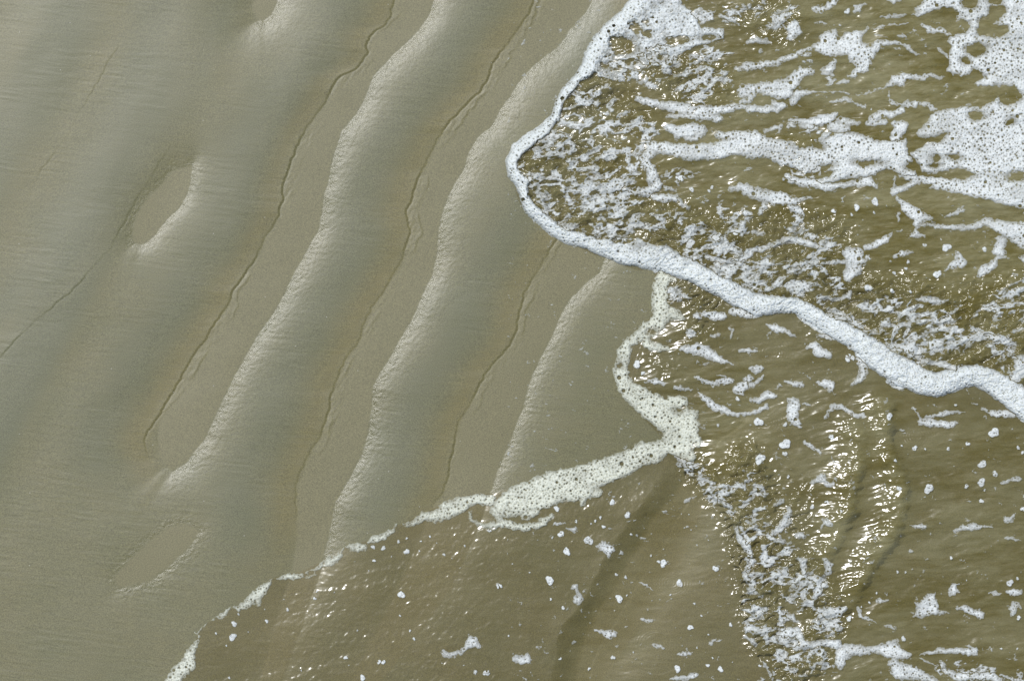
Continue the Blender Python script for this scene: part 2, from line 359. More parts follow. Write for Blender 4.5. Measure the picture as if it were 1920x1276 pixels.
def sand_material():
    m, nt, out, N, L = mat('wet_sand')
    geo = N('ShaderNodeNewGeometry'); pos = geo.outputs['Position']
    at = lambda k: N('ShaderNodeAttribute', attribute_name=k).outputs['Fac']
    def noise(scale, detail=2, rough=0.5, stretch=None):
        n = N('ShaderNodeTexNoise'); n.inputs['Scale'].default_value = scale; n.inputs['Detail'].default_value = detail; n.inputs['Roughness'].default_value = rough
        if stretch:
            mp = N('ShaderNodeMapping'); mp.inputs['Rotation'].default_value = (0, 0, math.radians(stretch[0])); mp.inputs['Scale'].default_value = (stretch[1], 1, 1)
            L(pos, mp.inputs[0]); L(mp.outputs[0], n.inputs['Vector'])
        else: L(pos, n.inputs['Vector'])
        return n.outputs['Fac']
    col = mixc(N, L, ramp(N, L, noise(5, 4), .3, .7), (.178, .160, .072, 1), (.158, .150, .068, 1))
    col = mixc(N, L, mathn(N, L, 'MULTIPLY', at('sky_tone'), .85), col, (.120, .128, .068, 1))  # grey-green sky reflection painted into the sand colour
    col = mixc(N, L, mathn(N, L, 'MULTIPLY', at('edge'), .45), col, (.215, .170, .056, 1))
    col = mixc(N, L, mathn(N, L, 'MULTIPLY', at('trough'), .8), col, (.186, .166, .078, 1))
    streak = noise(150, 3, .6, (7, .14))
    col = mixc(N, L, mathn(N, L, 'MULTIPLY', ramp(N, L, streak, .35, .65), mathn(N, L, 'SUBTRACT', .22, mathn(N, L, 'MULTIPLY', at('trough'), .2))), col, (.13, .125, .075, 1))
    grain = noise(290, 2, .8)
    g = ramp(N, L, grain, .25, .75, .45, 1.55)
    gc = N('ShaderNodeCombineColor'); [L(g, gc.inputs[i]) for i in range(3)]
    col = mixc(N, L, 1.0, col, gc.outputs[0], 'MULTIPLY')
    # scattered dark grains and shell chips
    v = N('ShaderNodeTexVoronoi'); v.inputs['Scale'].default_value = 26; L(pos, v.inputs['Vector'])
    chip = mathn(N, L, 'LESS_THAN', v.outputs['Distance'], .045)
    sel = N('ShaderNodeSeparateColor'); L(v.outputs['Color'], sel.inputs[0])
    dark = mathn(N, L, 'MULTIPLY', chip, mathn(N, L, 'LESS_THAN', sel.outputs[0], .10))
    lite = mathn(N, L, 'MULTIPLY', chip, mathn(N, L, 'GREATER_THAN', sel.outputs[0], .86))
    col = mixc(N, L, dark, col, (.05, .045, .03, 1)); col = mixc(N, L, mathn(N, L, 'MULTIPLY', lite, .6), col, (.6, .58, .5, 1))
    b = N('ShaderNodeBsdfPrincipled'); L(col, b.inputs['Base Color'])
    b.inputs['IOR'].default_value = 1.42
    r = mathn(N, L, 'ADD', .40, mathn(N, L, 'MULTIPLY', at('bank'), -.22)); L(r, b.inputs['Roughness'])
    bp = N('ShaderNodeBump'); bp.inputs['Distance'].default_value = .0011
    L(mathn(N, L, 'ADD', .16, mathn(N, L, 'MULTIPLY', at('bank'), .75)), bp.inputs['Strength'])
    L(noise(260, 3, .7), bp.inputs['Height'])
    L(bp.outputs[0], b.inputs['Normal']); L(b.outputs[0], out.inputs[0])
    return m

def water_material():
    m, nt, out, N, L = mat('silty_sea_water')
    geo = N('ShaderNodeNewGeometry'); pos = geo.outputs['Position']
    at = lambda k: N('ShaderNodeAttribute', attribute_name=k).outputs['Fac']
    def noise(scale, detail, rough, rot, st):
        n = N('ShaderNodeTexNoise'); n.inputs['Scale'].default_value = scale; n.inputs['Detail'].default_value = detail; n.inputs['Roughness'].default_value = rough
        mp = N('ShaderNodeMapping'); mp.inputs['Rotation'].default_value = (0, 0, math.radians(rot)); mp.inputs['Scale'].default_value = (st, 1, 1)
        L(pos, mp.inputs[0]); L(mp.outputs[0], n.inputs['Vector']); return n.outputs['Fac']
    silt_and_sky = ramp(N, L, mathn(N, L, 'ADD', mathn(N, L, 'MULTIPLY', noise(7, 6, .66, -14, .42), .62), mathn(N, L, 'MULTIPLY', noise(46, 4, .65, -8, .22), .38)), .40, .59)
    silt_and_sky = mathn(N, L, 'MULTIPLY', silt_and_sky, mathn(N, L, 'SUBTRACT', 1.0, mathn(N, L, 'MULTIPLY', at('churn'), .45)))
    scol = mixc(N, L, silt_and_sky, (.205, .168, .038, 1), (.41, .375, .19, 1))  # silt tone, with grey sky reflection painted into its lighter streaks
    dep = at('depth')
    tint = mixc(N, L, ramp(N, L, dep, .001, .035), (.95, .93, .86, 1), (.90, .86, .68, 1))
    tr = N('ShaderNodeBsdfTransparent'); L(tint, tr.inputs[0])
    df = N('ShaderNodeBsdfDiffuse'); L(scol, df.inputs[0])
    b2 = N('ShaderNodeBump'); b2.inputs['Distance'].default_value = .006; b2.inputs['Strength'].default_value = 1.0; L(noise(84, 4, .7, 15, .45), b2.inputs['Height']); L(b2.outputs[0], df.inputs['Normal'])
    mx = N('ShaderNodeMixShader'); L(ramp(N, L, dep, .0015, .040, .04, .62), mx.inputs[0]); L(tr.outputs[0], mx.inputs[1]); L(df.outputs[0], mx.inputs[2])
    gl = N('ShaderNodeBsdfGlossy'); gl.inputs['Roughness'].default_value = .16
    bp = N('ShaderNodeBump'); bp.inputs['Distance'].default_value = .0016
    L(mathn(N, L, 'ADD', .05, mathn(N, L, 'MULTIPLY', at('churn'), 1.2)), bp.inputs['Strength']); L(noise(120, 3, .6, -15, .6), bp.inputs['Height'])
    L(bp.outputs[0], gl.inputs['Normal'])
    fr = N('ShaderNodeFresnel'); fr.inputs['IOR'].default_value = 1.48; L(bp.outputs[0], fr.inputs['Normal'])
    m2 = N('ShaderNodeMixShader'); L(fr.outputs[0], m2.inputs[0]); L(mx.outputs[0], m2.inputs[1]); L(gl.outputs[0], m2.inputs[2])
    L(m2.outputs[0], out.inputs[0])
    return m

def foam_material(name, colour, cov):
    m, nt, out, N, L = mat(name)
    geo = N('ShaderNodeNewGeometry'); pos = geo.outputs['Position']
    at = lambda k: N('ShaderNodeAttribute', attribute_name=k).outputs['Fac']
    b = N('ShaderNodeBsdfPrincipled'); b.inputs['Base Color'].default_value = colour
    b.inputs['Roughness'].default_value = .32; b.inputs['IOR'].default_value = 1.33
    v = N('ShaderNodeTexVoronoi'); v.inputs['Scale'].default_value = 210; L(pos, v.inputs['Vector'])
    bp = N('ShaderNodeBump'); bp.inputs['Distance'].default_value = .0013; bp.inputs['Strength'].default_value = .45; bp.invert = True
    L(v.outputs['Distance'], bp.inputs['Height']); L(bp.outputs[0], b.inputs['Normal'])
    tr = N('ShaderNodeBsdfTransparent'); mx = N('ShaderNodeMixShader')
    # wet bubble walls let the water show through where the froth is thin
    L(ramp(N, L, at('cover'), 0., 1., .04, cov), mx.inputs[0])
    L(tr.outputs[0], mx.inputs[1]); L(b.outputs[0], mx.inputs[2]); L(mx.outputs[0], out.inputs[0])
    return m

M_SAND = sand_material(); M_WATER = water_material()
M_BAND = foam_material('thick_foam', (.80, .83, .79, 1), 1.0); M_FOAM = foam_material('sea_foam', (.79, .81, .76, 1), .96)
M_CREAM = foam_material('silty_foam', (.74, .75, .61, 1), .96)
M_THIN = foam_material('thin_froth', (.76, .78, .73, 1), .88)

# ------------------------------------------------------------------ sand
X, Y = grid(1.5)
zs, bank, sky_tone, trm, edge = sand_fields(X, Y)
sand = to_mesh('sand', X, Y, zs, None, dict(bank=bank, sky_tone=sky_tone, trough=trm, edge=edge), [M_SAND])
sand['kind'] = 'structure'

# ------------------------------------------------------------------ water
zw, sh, fr, inn, ch = water_fields(X, Y, zs)
mask = (sh > 1.0); cm = mask[:-1, :-1] & mask[1:, :-1] & mask[1:, 1:] & mask[:-1, 1:]
water = to_mesh('sea_water', X, Y, zw, cm, dict(depth=zw-zs, churn=ch), [M_WATER])
water['kind'] = 'structure'
del zw, sh, fr, inn, ch, zs, bank, sky_tone, trm, edge

# ------------------------------------------------------------------ foam
DATA = """#foam_band|thick white foam band edging the upper wave, from top edge across to right edge|thick|24
A p 1030,0 960,80 850,170 780,260 730,340 700,430 650,520 570,600 520,690 495,780 480,840 550,850 560,780 590,700 650,640 690,570 780,530 850,565 960,570 1090,575 1150,510 1230,490 1330,450 1370,390 1480,335 1600,300 1680,270 1690,200 1600,190 1530,190 1510,120 1430,50 1380,0 1400,-200 1060,-200 1040,-60
A e 985,320,72,52 20
A e 920,450,44,18 0
A e 1230,410,45,20 10
A e 1060,460,34,16 0
A e 1400,280,40,14 0
A e 1580,265,44,14 0
A e 1090,200,26,14 30
A s 500,830,36 440,900,46 350,960,50 260,1030,50 215,1120,42 235,1200,45 300,1260,50
C s 250,0,50 290,60,45 310,150,40 340,220,45 420,290,52 500,360,52 600,420,52 740,450,58 880,490,78 1000,520,96 1120,530,105 1250,570,105 1340,610,88 1450,650,78 1560,710,74 1680,770,75 1800,840,80 1900,900,84
D s 50,880,78 150,890,75 250,885,62 350,900,58 420,950,70 520,1010,76 620,1060,78 720,1110,78 800,1160,84 880,1220,92 960,1290,92
F s 820,60,84 900,110,92 1000,170,98 1100,220,100 1200,270,94 1300,300,84 1400,270,88 1500,240,84 1580,230,76 1680,270,84 1780,330,92 1880,400,102 1960,460,112 2150,620,120 2400,760,130
F s 980,270,26 1060,310,30
#foam_streak|thin white foam arc curving just behind the thick foam band near the right edge|thin|0
F s 1000,55,22 1090,60,14 1140,85,18 1200,130,24 1300,150,18 1400,170,22 1440,190,24
D s 590,930,26 660,960,26 720,990,18
#foam_line|cream foam elbow bending around the bare sand wedge, full of bubble holes|mid|8
C s 1250,660,30 1260,720,55 1250,800,60 1240,880,50 1260,950,70 1240,1010,60 1180,1060,72 1100,1110,45 1030,1150,38 990,1230,55
C s 1280,700,30 1350,720,25
C s 1320,950,50 1380,970,35
C s 1150,1150,40 1200,1180,38 1270,1185,28 1330,1200,10
E s 1010,60,48 980,130,52 972,200,52 985,270,54 1050,350,74 1140,420,92 1240,480,112 1330,520,130 1400,590,120 1390,660,130 1360,720,80 1440,790,50
E s 1300,410,40 1400,410,42
E s 1470,510,50
E s 1500,690,45
E s 1290,720,60 1200,770,78 1120,775,82 1030,830,85 900,880,92 780,930,105 650,970,110 520,1010,118 400,1050,118 280,1090,112 180,1140,85
E s 620,1050,60 760,1040,45 820,1040,30
E s 720,1080,22 712,1120,20
G s 60,200,22 150,190,32 230,205,28 320,212,30 400,195,25 450,165,28 500,130,20
G s 320,130,40 380,110,35
G s 130,150,30 90,100,30
S6 s 1760,1200,50 1650,1190,42 1550,1210,46 1450,1240,46 1380,1270,34
S8 s 1550,-30,46 1450,10,48 1350,40,46 1260,40,38 1190,90,28 1110,105,14
S8 s 1610,20,22 1620,70,20 1680,98,20 1750,120,25 1850,95,30 1920,95,30
C e 1190,1075,22,16 0
E e 962,168,20,14 0
E e 1375,475,18,12 0
#foam_piece|narrow tapering foam piece on the swash edge just left of the foam elbow's tail|mid|5
S8 s 1045,95,8 1020,150,25 960,190,30 900,215,28 850,240,18
#foam_piece|short rounded foam piece on the swash edge with coarse bubbles, pointed at its left end|mid|5
S8 s 670,262,6 720,275,28 770,275,36 815,275,30
#foam_piece|long foam piece on the swash edge holding two big clear round bubbles|mid|5
S8 s 655,275,10 630,320,25 600,350,34 550,380,42 500,400,25 450,440,24 400,470,35 340,485,25 260,490,28 200,495,20 165,500,10
S8 e 405,467,18,15 0
S8 e 450,460,16,13 0
S8 e 368,488,14,11 0
#foam_piece|wedge of foam on the swash edge between the long piece and the thin frayed thread|mid|5
S8 s 130,495,8 120,515,14 100,550,25 50,590,42 10,640,40 20,700,22
S7 s 1920,640,42 1860,690,38 1800,730,25 1750,720,10
#foam_piece|thin frayed foam thread linking the pieces of the lower swash edge|mid|3
S7 s 1740,715,8 1700,750,24 1660,790,26 1615,808,12 1600,810,7 1550,845,7 1520,880,6 1490,910,8 1465,920,8 1485,950,9
#foam_piece|coarse-bubbled foam tongue at the bottom left end of the swash edge|mid|5
S7 s 1482,965,12 1450,1020,28 1420,1080,46 1430,1140,50 1380,1170,56 1330,1220,60 1290,1290,60 1200,1420,50 1080,1600,40
#foam_sheet|wide bright foam sheet covering the top right corner, riddled with small holes|mid|7
B p 1250,-200 1200,20 1140,60 1170,90 1110,105 1180,125 1260,90 1340,65 1420,70 1450,110 1440,150 1430,180 1480,140 1530,160 1530,200 1500,240 1440,240 1400,250 1385,290 1400,340 1380,400 1390,440 1375,500 1420,530 1470,540 1530,520 1560,490 1620,510 1640,540 1580,560 1550,590 1600,600 1660,610 1720,600 1780,600 1850,620 1890,660 1870,700 1790,730 1740,720 1745,670 1690,700 1640,730 1590,745 1480,740 1400,750 1330,760 1270,800 1230,850 1200,890 1160,920 1180,950 1250,960 1320,940 1370,930 1330,980 1240,990 1190,1020 1120,1060 1150,1100 1200,1190 1300,1200 1450,1170 1560,1210 1560,1240 1400,1235 1300,1240 1250,1300 1400,1330 2100,1500 2400,1400 2400,-200
B h 1690,80,25 1760,75,25 1700,130,30 1640,170,40 1630,210,40 1700,220,38 1770,215,28
B e 1535,30,46,34 -10
B e 1705,10,52,26 10
B e 1580,350,64,38 -10
B e 1505,432,25,22 0
B e 1578,805,45,30 0
B e 1815,845,25,18 0
B e 1310,1100,30,16 0
B e 1430,1090,30,14 0
B e 1300,1140,30,14 0
B e 1870,1220,60,28 0
D s 1970,40,130 1800,50,70 1700,40,60 1600,30,45 1500,60,40 1400,50,28 1300,35,28 1200,25,25 1130,50,25 1060,90,25 1010,110,26
D s 1010,20,8 1020,70,10
D s 1150,10,30 1050,0,15
D s 1740,120,30 1850,100,42 1920,130,60 2050,160,80
#foam_streak|long dense foam bar running left to right across the middle of the upper wave|mid|9
A s 1170,1030,40 1180,1020,45 1300,1030,52 1450,1060,54 1600,1050,60 1750,1010,72 1900,1000,95
A s 1640,940,30 1760,930,30 1860,930,26
B p -20,905 70,925 130,950 250,960 350,990 430,990 510,970 580,940 640,910 720,920 780,920 810,940 870,970 930,980 1000,970 1060,960 1110,960 1100,1050 1150,1100 1160,1180 1170,1230 1060,1230 1020,1190 950,1170 880,1220 700,1240 600,1260 500,1300 430,1290 480,1240 560,1220 600,1190 480,1190 400,1210 300,1170 200,1140 150,1100 -20,1100
B e 835,1130,60,14 0
B e 540,1165,48,15 -20
B e 385,1003,48,16 0
B e 490,1008,40,24 20
B e 1150,1150,40,20 0
B s 510,970,20 530,940,28 560,930,20
B s 270,1240,20 330,1260,25 
A s 1180,1060,40 1130,1110,40 1180,1180,40 1220,1260,40
C s 1190,20,50 1230,60,42 1150,110,36 1060,110,25 1000,90,20
C s 1290,80,18 1350,100,12
#foam_streak|short thick foam comma just under the long foam bar's left end|mid|6
C s 1200,140,25 1270,150,35 1340,150,32 1390,190,20 1440,220,14
#foam_streak|lumpy foam strand running above the long foam bar near the tip of the wave|mid|5
A s 1090,690,24 1200,720,30 1320,740,38 1450,760,44 1560,780,44 1650,765,35 1800,740,30 1900,750,25
A s 1290,810,16 1400,800,25 1550,820,25 1650,820,28
B s 0,760,30 100,755,28 200,760,30 240,730,30 180,720,20
#foam_patch|ragged foam patch hugging the top of the long foam bar|mid|5
A s 1290,880,30 1370,920,45 1460,900,50 1530,900,40 1500,960,25 1420,960,20
#foam_patch|large star-shaped foam patch near the top with a thin tail sweeping right|mid|5
B p 440,320 490,290 490,250 560,200 620,200 620,250 650,260 670,220 720,220 790,215 830,185 850,195 830,230 790,250 800,290 850,330 870,290 950,280 1050,290 1110,310 1150,360 1210,385 1180,390 1120,370 1080,330 1010,320 930,330 900,370 860,450 830,500 770,520 740,550 690,540 680,520 740,470 700,440 690,400 640,390 600,400 540,390 490,370 450,340
B s 440,340,18 380,360,20 300,400,25 200,440,28 100,455,28 0,470,22
A s 1918,460,30 1850,470,36 1780,480,22
B s 600,430,20 560,480,35 520,500,18 590,520,16
#foam_patch|sprawling foam patch below the star-shaped patch with a blunt left arm|mid|5
B s 440,500,30 380,500,40 340,540,45 300,580,50 230,600,40 130,610,40 60,620,40 -30,640,50
B s 280,640,40 220,650,45 130,640,25
B s 430,640,15 360,650,30 320,700,35
B s 420,640,12 540,635,6 660,640,10 700,650,14
A s 1810,620,20 1880,650,35 1850,700,25 1740,740,28
B s 620,580,14 700,560,15
#foam_streak|speckled foam streak lying over the middle of the long foam bar|mid|4
B s 300,840,20 400,850,30 480,840,35 560,830,40 610,790,18
B s 640,840,30 700,850,30 760,850,22
B s 440,880,25 380,880,20
B s 600,880,45 680,890,35
#foam_patch|small crooked foam patch left of the speckled streak|thin|3
B s 130,910,18 170,890,22 240,870,14 210,925,10
#foam_streak|slim foam wisp shaped like a tadpole pointing right, below the star-shaped patch|thin|3
B s 570,710,8 620,700,14 680,690,20 740,715,12 810,740,16
#foam_streak|winding foam ribbon with a rounded head, between the star-shaped patch and the right foam sheet|mid|4
B s 760,655,10 860,640,8 950,610,12 1020,560,40 1090,540,35 1150,540,22 1200,550,18 1260,520,18 1320,550,12 1350,545,10
B s 1050,600,25 1080,570,25
B s 975,640,10 975,690,12 1010,720,14 1060,735,14 1100,720,28 1150,730,35 1180,715,20
B s 1060,770,28 1000,800,25 920,790,28 870,830,35 830,860,18 950,850,22
#foam_streak|foam strand joining the ribbon to the right foam sheet|mid|4
B s 1170,705,12 1240,730,22 1300,765,15
#foam_patch|foam knob sitting on the upper rim of the long foam bar's right end|mid|5
B s 1010,860,20 1070,880,45 1030,930,42 1000,970,20
#foam_patch|squarish foam patch with a ragged tail near the top edge|mid|4
B p 205,160 270,170 320,130 350,150 385,240 340,260 290,290 260,270 280,230
#foam_patch|flat foam patch on its own left of the star-shaped patch|thin|4
B s 0,300,22 60,290,28 130,290,22 150,300,15
B s 90,350,18
#foam_patch|slanting foam patch cut by the top edge of the photo|mid|4
B s 460,70,20 510,80,25 560,50,30 610,0,30 640,-60,30
#foam_patch|round foam patch with a notch, beside a foam dot near the top edge|mid|4
B s 740,50,14 770,70,30 740,92,14
B s 780,50,14 820,30,6
#foam_streak|thin foam wisp reaching left from the foam sheet near the top|thin|3
B s 920,120,8 1000,120,14 1090,110,12
B s 870,215,8 940,190,10 1020,175,8 1120,170,4
B s 960,5,10 1000,15,20 1050,-10,25
#foam_patch|arrow-like foam patch against the left side of the foam sheet's top|mid|4
B s 1210,175,16 1260,210,25 1340,220,24 1380,240,20
B s 1320,340,14 1360,370,14 1385,400,12
#foam_streak|broken foam filaments above the star-shaped patch's tail|thin|3
B s 880,250,10 1000,265,5 1060,255,14 1090,265,10
B s 1010,340,8 1050,345,12
B s 1150,220,14
#foam_patch|scattered foam scraps at the top edge left of the slanting patch|thin|4
B s 200,100,14 260,80,20 290,60,18
A s 1650,110,15 1720,130,30 1760,140,25
A s 1860,50,20
B s 470,165,12 540,165,14 
#foam_patch|broad foam arch under the long foam bar's middle|mid|5
D s 280,10,25 350,40,35 450,50,35 550,80,35 650,70,22 750,50,30 830,30,40 880,70,18
#foam_patch|large speckled foam patch with hanging tips below the long foam bar|mid|5
D s 0,100,45 80,130,45 160,150,50 250,160,48 320,180,36 400,160,16 440,155,12
D s 120,210,30 90,260,22
D s 290,210,25 360,240,32 390,270,18
D s -10,260,30 30,260,14
C s 1730,90,20 1800,80,30 1880,120,30
#foam_patch|foam bow tie with a long curved arm reaching the right edge|mid|5
D s 1030,150,14 1070,190,22 1100,230,40 1160,270,50 1200,290,45 1270,285,12 1170,330,35 1180,360,20
D s 1180,345,14 1250,345,16 1350,355,20 1450,360,22 1550,350,25 1640,320,32 1750,350,52 1850,390,76 1930,420,100 2100,430,120
D s 1750,460,45 1720,510,40 1760,530,30
D s 1740,560,16 1800,570,12
D s 1730,570,16 1690,620,30 1620,650,35 1600,690,20
D s 1940,590,50 1870,570,12
D s 1165,380,14 1170,400,28 1130,415,14 1220,415,14
#foam_patch|small hooked foam scrap left of the foam bow tie|thin|3
D s 1035,270,18 1040,310,14
D s 1010,375,9 1065,380,9
#foam_patch|slanting foam blade left of and below the foam bow tie|mid|4
D s 1000,400,10 960,440,30 900,470,35 850,490,24 820,500,18
#foam_patch|large lopsided foam blob in the churned water right of the wave tip|mid|5
D s 700,530,50 770,540,45 720,580,45 740,640,58 700,690,42
D s 800,590,25 640,590,18 560,600,16 480,620,12
D s 840,570,22
#foam_streak|arched foam rope over the churned water behind the thick band|mid|6
D s 0,530,26 80,510,22 180,480,20 280,440,26 360,450,30 440,470,30 510,490,20 590,515,12
C s 1570,560,20 1650,580,20 1720,600,20 1800,580,25 1870,540,26 
#foam_patch|narrow foam scrap left of the arched rope|thin|3
D s 50,390,16 110,400,18
D s 280,660,18 350,650,32 410,640,18
#foam_patch|foam wing with a bright right tip in the smooth water|mid|4
D s 1350,290,6 1370,280,10 1430,260,16 1480,230,25
#foam_patch|flattened foam patch in the dark patch of water|mid|4
D s 1010,555,10 1060,535,25 1140,525,8
#foam_patch|boot-shaped foam patch in the smooth grey water|mid|4
D s 1455,550,28 1470,600,40 1410,620,25 1350,655,7
#foam_patch|lone pointed foam patch in the glittering water above the thick band's right half|thin|3
D s 1170,850,12 1230,850,24 1320,870,22 1380,865,8
#foam_patch|ragged foam cluster above the middle of the thick band|thin|3
D s 500,850,25 550,840,20 620,860,18 690,830,22 710,800,12
#foam_streak|thin foam sliver slanting up through the glitter|thin|3
D s 1310,1010,10 1400,950,14 1470,905,10
#foam_streak|foam sliver near the right edge above the glitter|thin|3
D s 1540,970,8 1620,910,14 1700,885,18 1780,900,10
#foam_patch|forked foam patch at the right edge above the thick band|thin|4
D s 1640,1090,18 1720,1120,28 1800,1150,38 1850,1160,14
D s 1800,1190,20 1830,1240,14
F s 1820,60,22 1790,110,12 1730,130,12
F s 1880,130,46 1900,200,56 1850,250,40
D s 1840,1070,16 1900,1050,14
D s 1150,1190,12 1240,1150,26
#foam_patch|elongated foam patch tucked just below the thick band's middle|mid|4
D s 140,1030,12 190,1050,30 260,1070,22 310,1100,16 350,1115,7
#foam_patch|pointed foam scrap touching the lower edge of the thick band|mid|4
D s 480,1110,10 540,1100,22 590,1120,14
#foam_patch|peanut-shaped foam patch below the thick band|mid|4
D s 410,1185,12 470,1170,30 510,1220,45 560,1240,30
#foam_patch|egg-shaped foam patch below the upper end of the thick band, in brown water|mid|4
C s 1530,945,14 1620,970,40 1680,970,30
#foam_patch|foam patch pressed against the thick band's lower edge|mid|5
C s 1740,930,25 1820,950,42 1890,960,22
#foam_patch|small twisted foam scraps in the brown water right of the elbow's top|thin|3
C s 1600,1110,10 1650,1095,16
C s 1720,1045,12 1750,1060,18 1730,1115,8
#foam_patch|leaf-shaped foam patch right of the foam elbow, ending in a thin point|mid|4
E s 1390,45,22 1490,50,45 1560,70,45 1620,110,34 1700,140,16 1750,165,6
#foam_patch|flat lens of foam right of the leaf-shaped patch|mid|3
E s 1790,65,10 1850,60,22 1910,65,12
#foam_patch|spindle of foam just inside the foam elbow|mid|3
E s 1145,270,10 1210,270,26 1280,290,8
#foam_patch|tiny fish-shaped foam patch right of the spindle|mid|3
E s 1345,315,12 1400,320,16 1470,332,6
#foam_patch|zigzag foam patch in the brown water|mid|3
E s 1500,255,16 1560,275,16 1620,300,16 1700,270,24 1740,270,18
E s 1740,270,12 1690,235,8 1640,230,10
E s 1870,250,25 1830,300,40 1780,330,38 1815,360,14
#foam_streak|smile-shaped foam curve right of the foam elbow|mid|4
E s 1510,350,10 1550,390,25 1620,440,28 1700,480,24 1780,505,16 1860,495,16 1918,475,20 1980,450,22
F s 30,400,18 80,410,25 130,370,38 200,385,16
#foam_patch|small foam flake right of the zigzag patch|mid|3
F s 20,190,12 70,190,32 100,180,20
F s 0,270,34 40,300,22 110,240,10
#foam_patch|ragged foam flake two steps right of the zigzag patch|mid|3
F s 260,275,12 320,290,20 380,300,22
#foam_patch|fan-shaped foam flake below the thick band|mid|3
F s 480,280,12 540,290,32 580,300,32 570,350,12
#foam_patch|upright S-shaped foam patch in the brown water|mid|4
F s 300,400,25 330,430,42 310,480,45 320,540,38 370,580,25
F s 390,430,12 440,430,9
#foam_streak|curled foam worm leading into the bright ripple|mid|3
F s 555,520,14 590,450,20 650,450,22 700,480,18 770,510,12 810,505,20
#foam_streak|hanging foam strip just below the thick band, above the bright ripple|mid|4
F s 780,120,25 810,180,35 800,240,36 760,290,20 730,300,12
#foam_patch|hooked foam patch shaped like a fishhook under the thick band's right part|mid|4
F s 1150,460,12 1180,510,8 1200,550,24 1260,560,32 1320,565,28 1390,575,28 1450,560,12
F s 1240,520,14 1370,495,16 1440,490,14 1500,485,8
#foam_patch|long foam patch just under the thick band at the right edge|mid|4
F s 1620,460,12 1700,490,20 1780,500,28 1850,510,16
F s 1550,435,10 1590,438,8
#foam_patch|slanted foam crumb strip left of the bright ripple|mid|3
F s 400,700,16 440,720,16 500,765,16
F s 575,790,7 590,830,7 630,860,6
#foam_patch|foam patch with a curled tail left of the bright ripple|mid|4
F s 455,970,20 510,940,35 540,980,20 600,995,12 610,950,14
#foam_streak|slim curved foam sliver at the right edge|mid|3
F s 1765,975,12 1820,950,14 1890,945,14
#foam_patch|slanting pair of foam crumbs between the elbow and the bright ripple|mid|3
F s 40,990,16 90,1010,20 130,1050,20
#foam_patch|foam clump on the churned strip above its shoreline|thin|4
F s 185,1130,12 240,1100,22
F s 290,1150,20 290,1200,32 270,1250,38
H s 160,270,14 220,240,30 260,190,36 290,130,25
#foam_patch|foam clump beside the last one, nearer the bright ripple|thin|4
H s 350,270,26 390,270,26
H s 520,200,12 540,170,30 580,200,18
#foam_patch|wedge-shaped foam patch near the right edge|mid|3
F p 1775,1210 1870,1185 1850,1220 1820,1255 1780,1245
#foam_patch|foam clump low in the churned strip|thin|4
H s 350,430,10 390,450,28 390,530,18
H s 540,430,22 570,470,32 545,540,18
H s 440,560,22 500,580,42 490,650,36 460,700,22
H s 310,610,26 350,620,18
#foam_patch|foam clumps at the foot of the bright ripple|thin|5
H s 250,810,12 310,830,28 350,850,18
H s 360,790,16 420,750,12
H s 500,780,26 560,810,48 620,800,42 680,770,16
H s 460,890,16 520,890,26
#foam_patch|large branching foam patch along the bottom edge below the bright ripple|mid|6
H s 210,950,16 280,940,42 350,920,32 360,980,30 400,1020,32 330,1040,22
H s 400,1040,28 480,1010,30 560,1000,32 620,1020,40
H s 640,1150,38 650,1090,50 700,1060,50 780,1060,45 860,1060,32 930,1050,45 1010,1060,60 1090,1090,30 1130,1080,8
H s 1020,1150,45 1060,1200,70 1130,1210,55 1200,1230,40 1270,1260,30 1400,1400,40
H s 980,1010,18 1040,995,12
#foam_streak|straight foam finger with a blunt right end near the bottom edge|mid|4
H s 1190,1090,5 1250,1080,14 1330,1060,25 1420,1060,22 1500,1070,25 1570,1060,34
H s 1540,1030,12 1480,1020,4
#foam_streak|ragged foam strand along the bottom right edge|mid|4
H s 1180,1110,7 1250,1135,8 1320,1170,6 1380,1210,22 1450,1240,32 1560,1240,34 1680,1240,34 1740,1280,30 1850,1340,30
H s 1740,1225,12 1800,1250,14 1860,1280,14
#foam_patch|small tailed foam patch right of the bright ripple|mid|3
H s 1110,205,4 1180,205,18 1230,205,22
#foam_streak|slug-shaped foam streak with a thin right tail|mid|4
H s 1425,240,14 1490,215,25 1560,205,28 1640,205,14 1700,210,4
#foam_streak|small pointed foam streak at the right edge beneath the slug-shaped one|mid|3
H s 1790,285,14 1840,290,14 1885,300,6
#foam_patch|little triangular foam chip right of the bright ripple|mid|3
H p 1110,362 1150,370 1172,385 1120,402
#foam_patch|big spiky foam patch with a thin tail at lower right|mid|4
H p 1140,720 1180,730 1230,680 1300,650 1310,690 1325,740 1330,780 1400,790 1410,800 1330,808 1250,832 1190,832 1135,825 1150,800 1165,775
#foam_patch|thumb-shaped foam patch up and right of the spiky one|mid|4
H p 1410,597 1440,587 1490,595 1457,612 1470,670 1380,682 1390,640
#foam_patch|drooping foam patch right of the spiky one|mid|4
H s 1445,765,12 1500,770,25 1560,800,26 1610,810,34
#foam_patch|foam lens with pointed ends near the right edge|mid|3
H s 1670,662,8 1710,665,18 1760,665,6
#foam_patch|blocky foam patch at the right edge beside the pointed lens|mid|4
H s 1790,660,16 1840,660,28 1880,655,22
#foam_patch|tall foam patch with a side horn at the right edge|mid|4
H s 1850,740,28 1835,780,25 1830,810,16
H s 1870,745,12 1890,770,8
#foam_streak|drooping foam tail right below the foot of the bright ripple|mid|3
H s 760,775,14 790,820,18 840,850,12 900,875,5
#foam_patch|small slanting foam leaf between the drooping tail and the bottom foam|mid|3
H s 955,882,8 1000,900,16 1030,915,7
#foam_patch|small oblong foam patch right of the bright ripple's foot|mid|3
H s 895,718,14 930,718,17 975,715,7
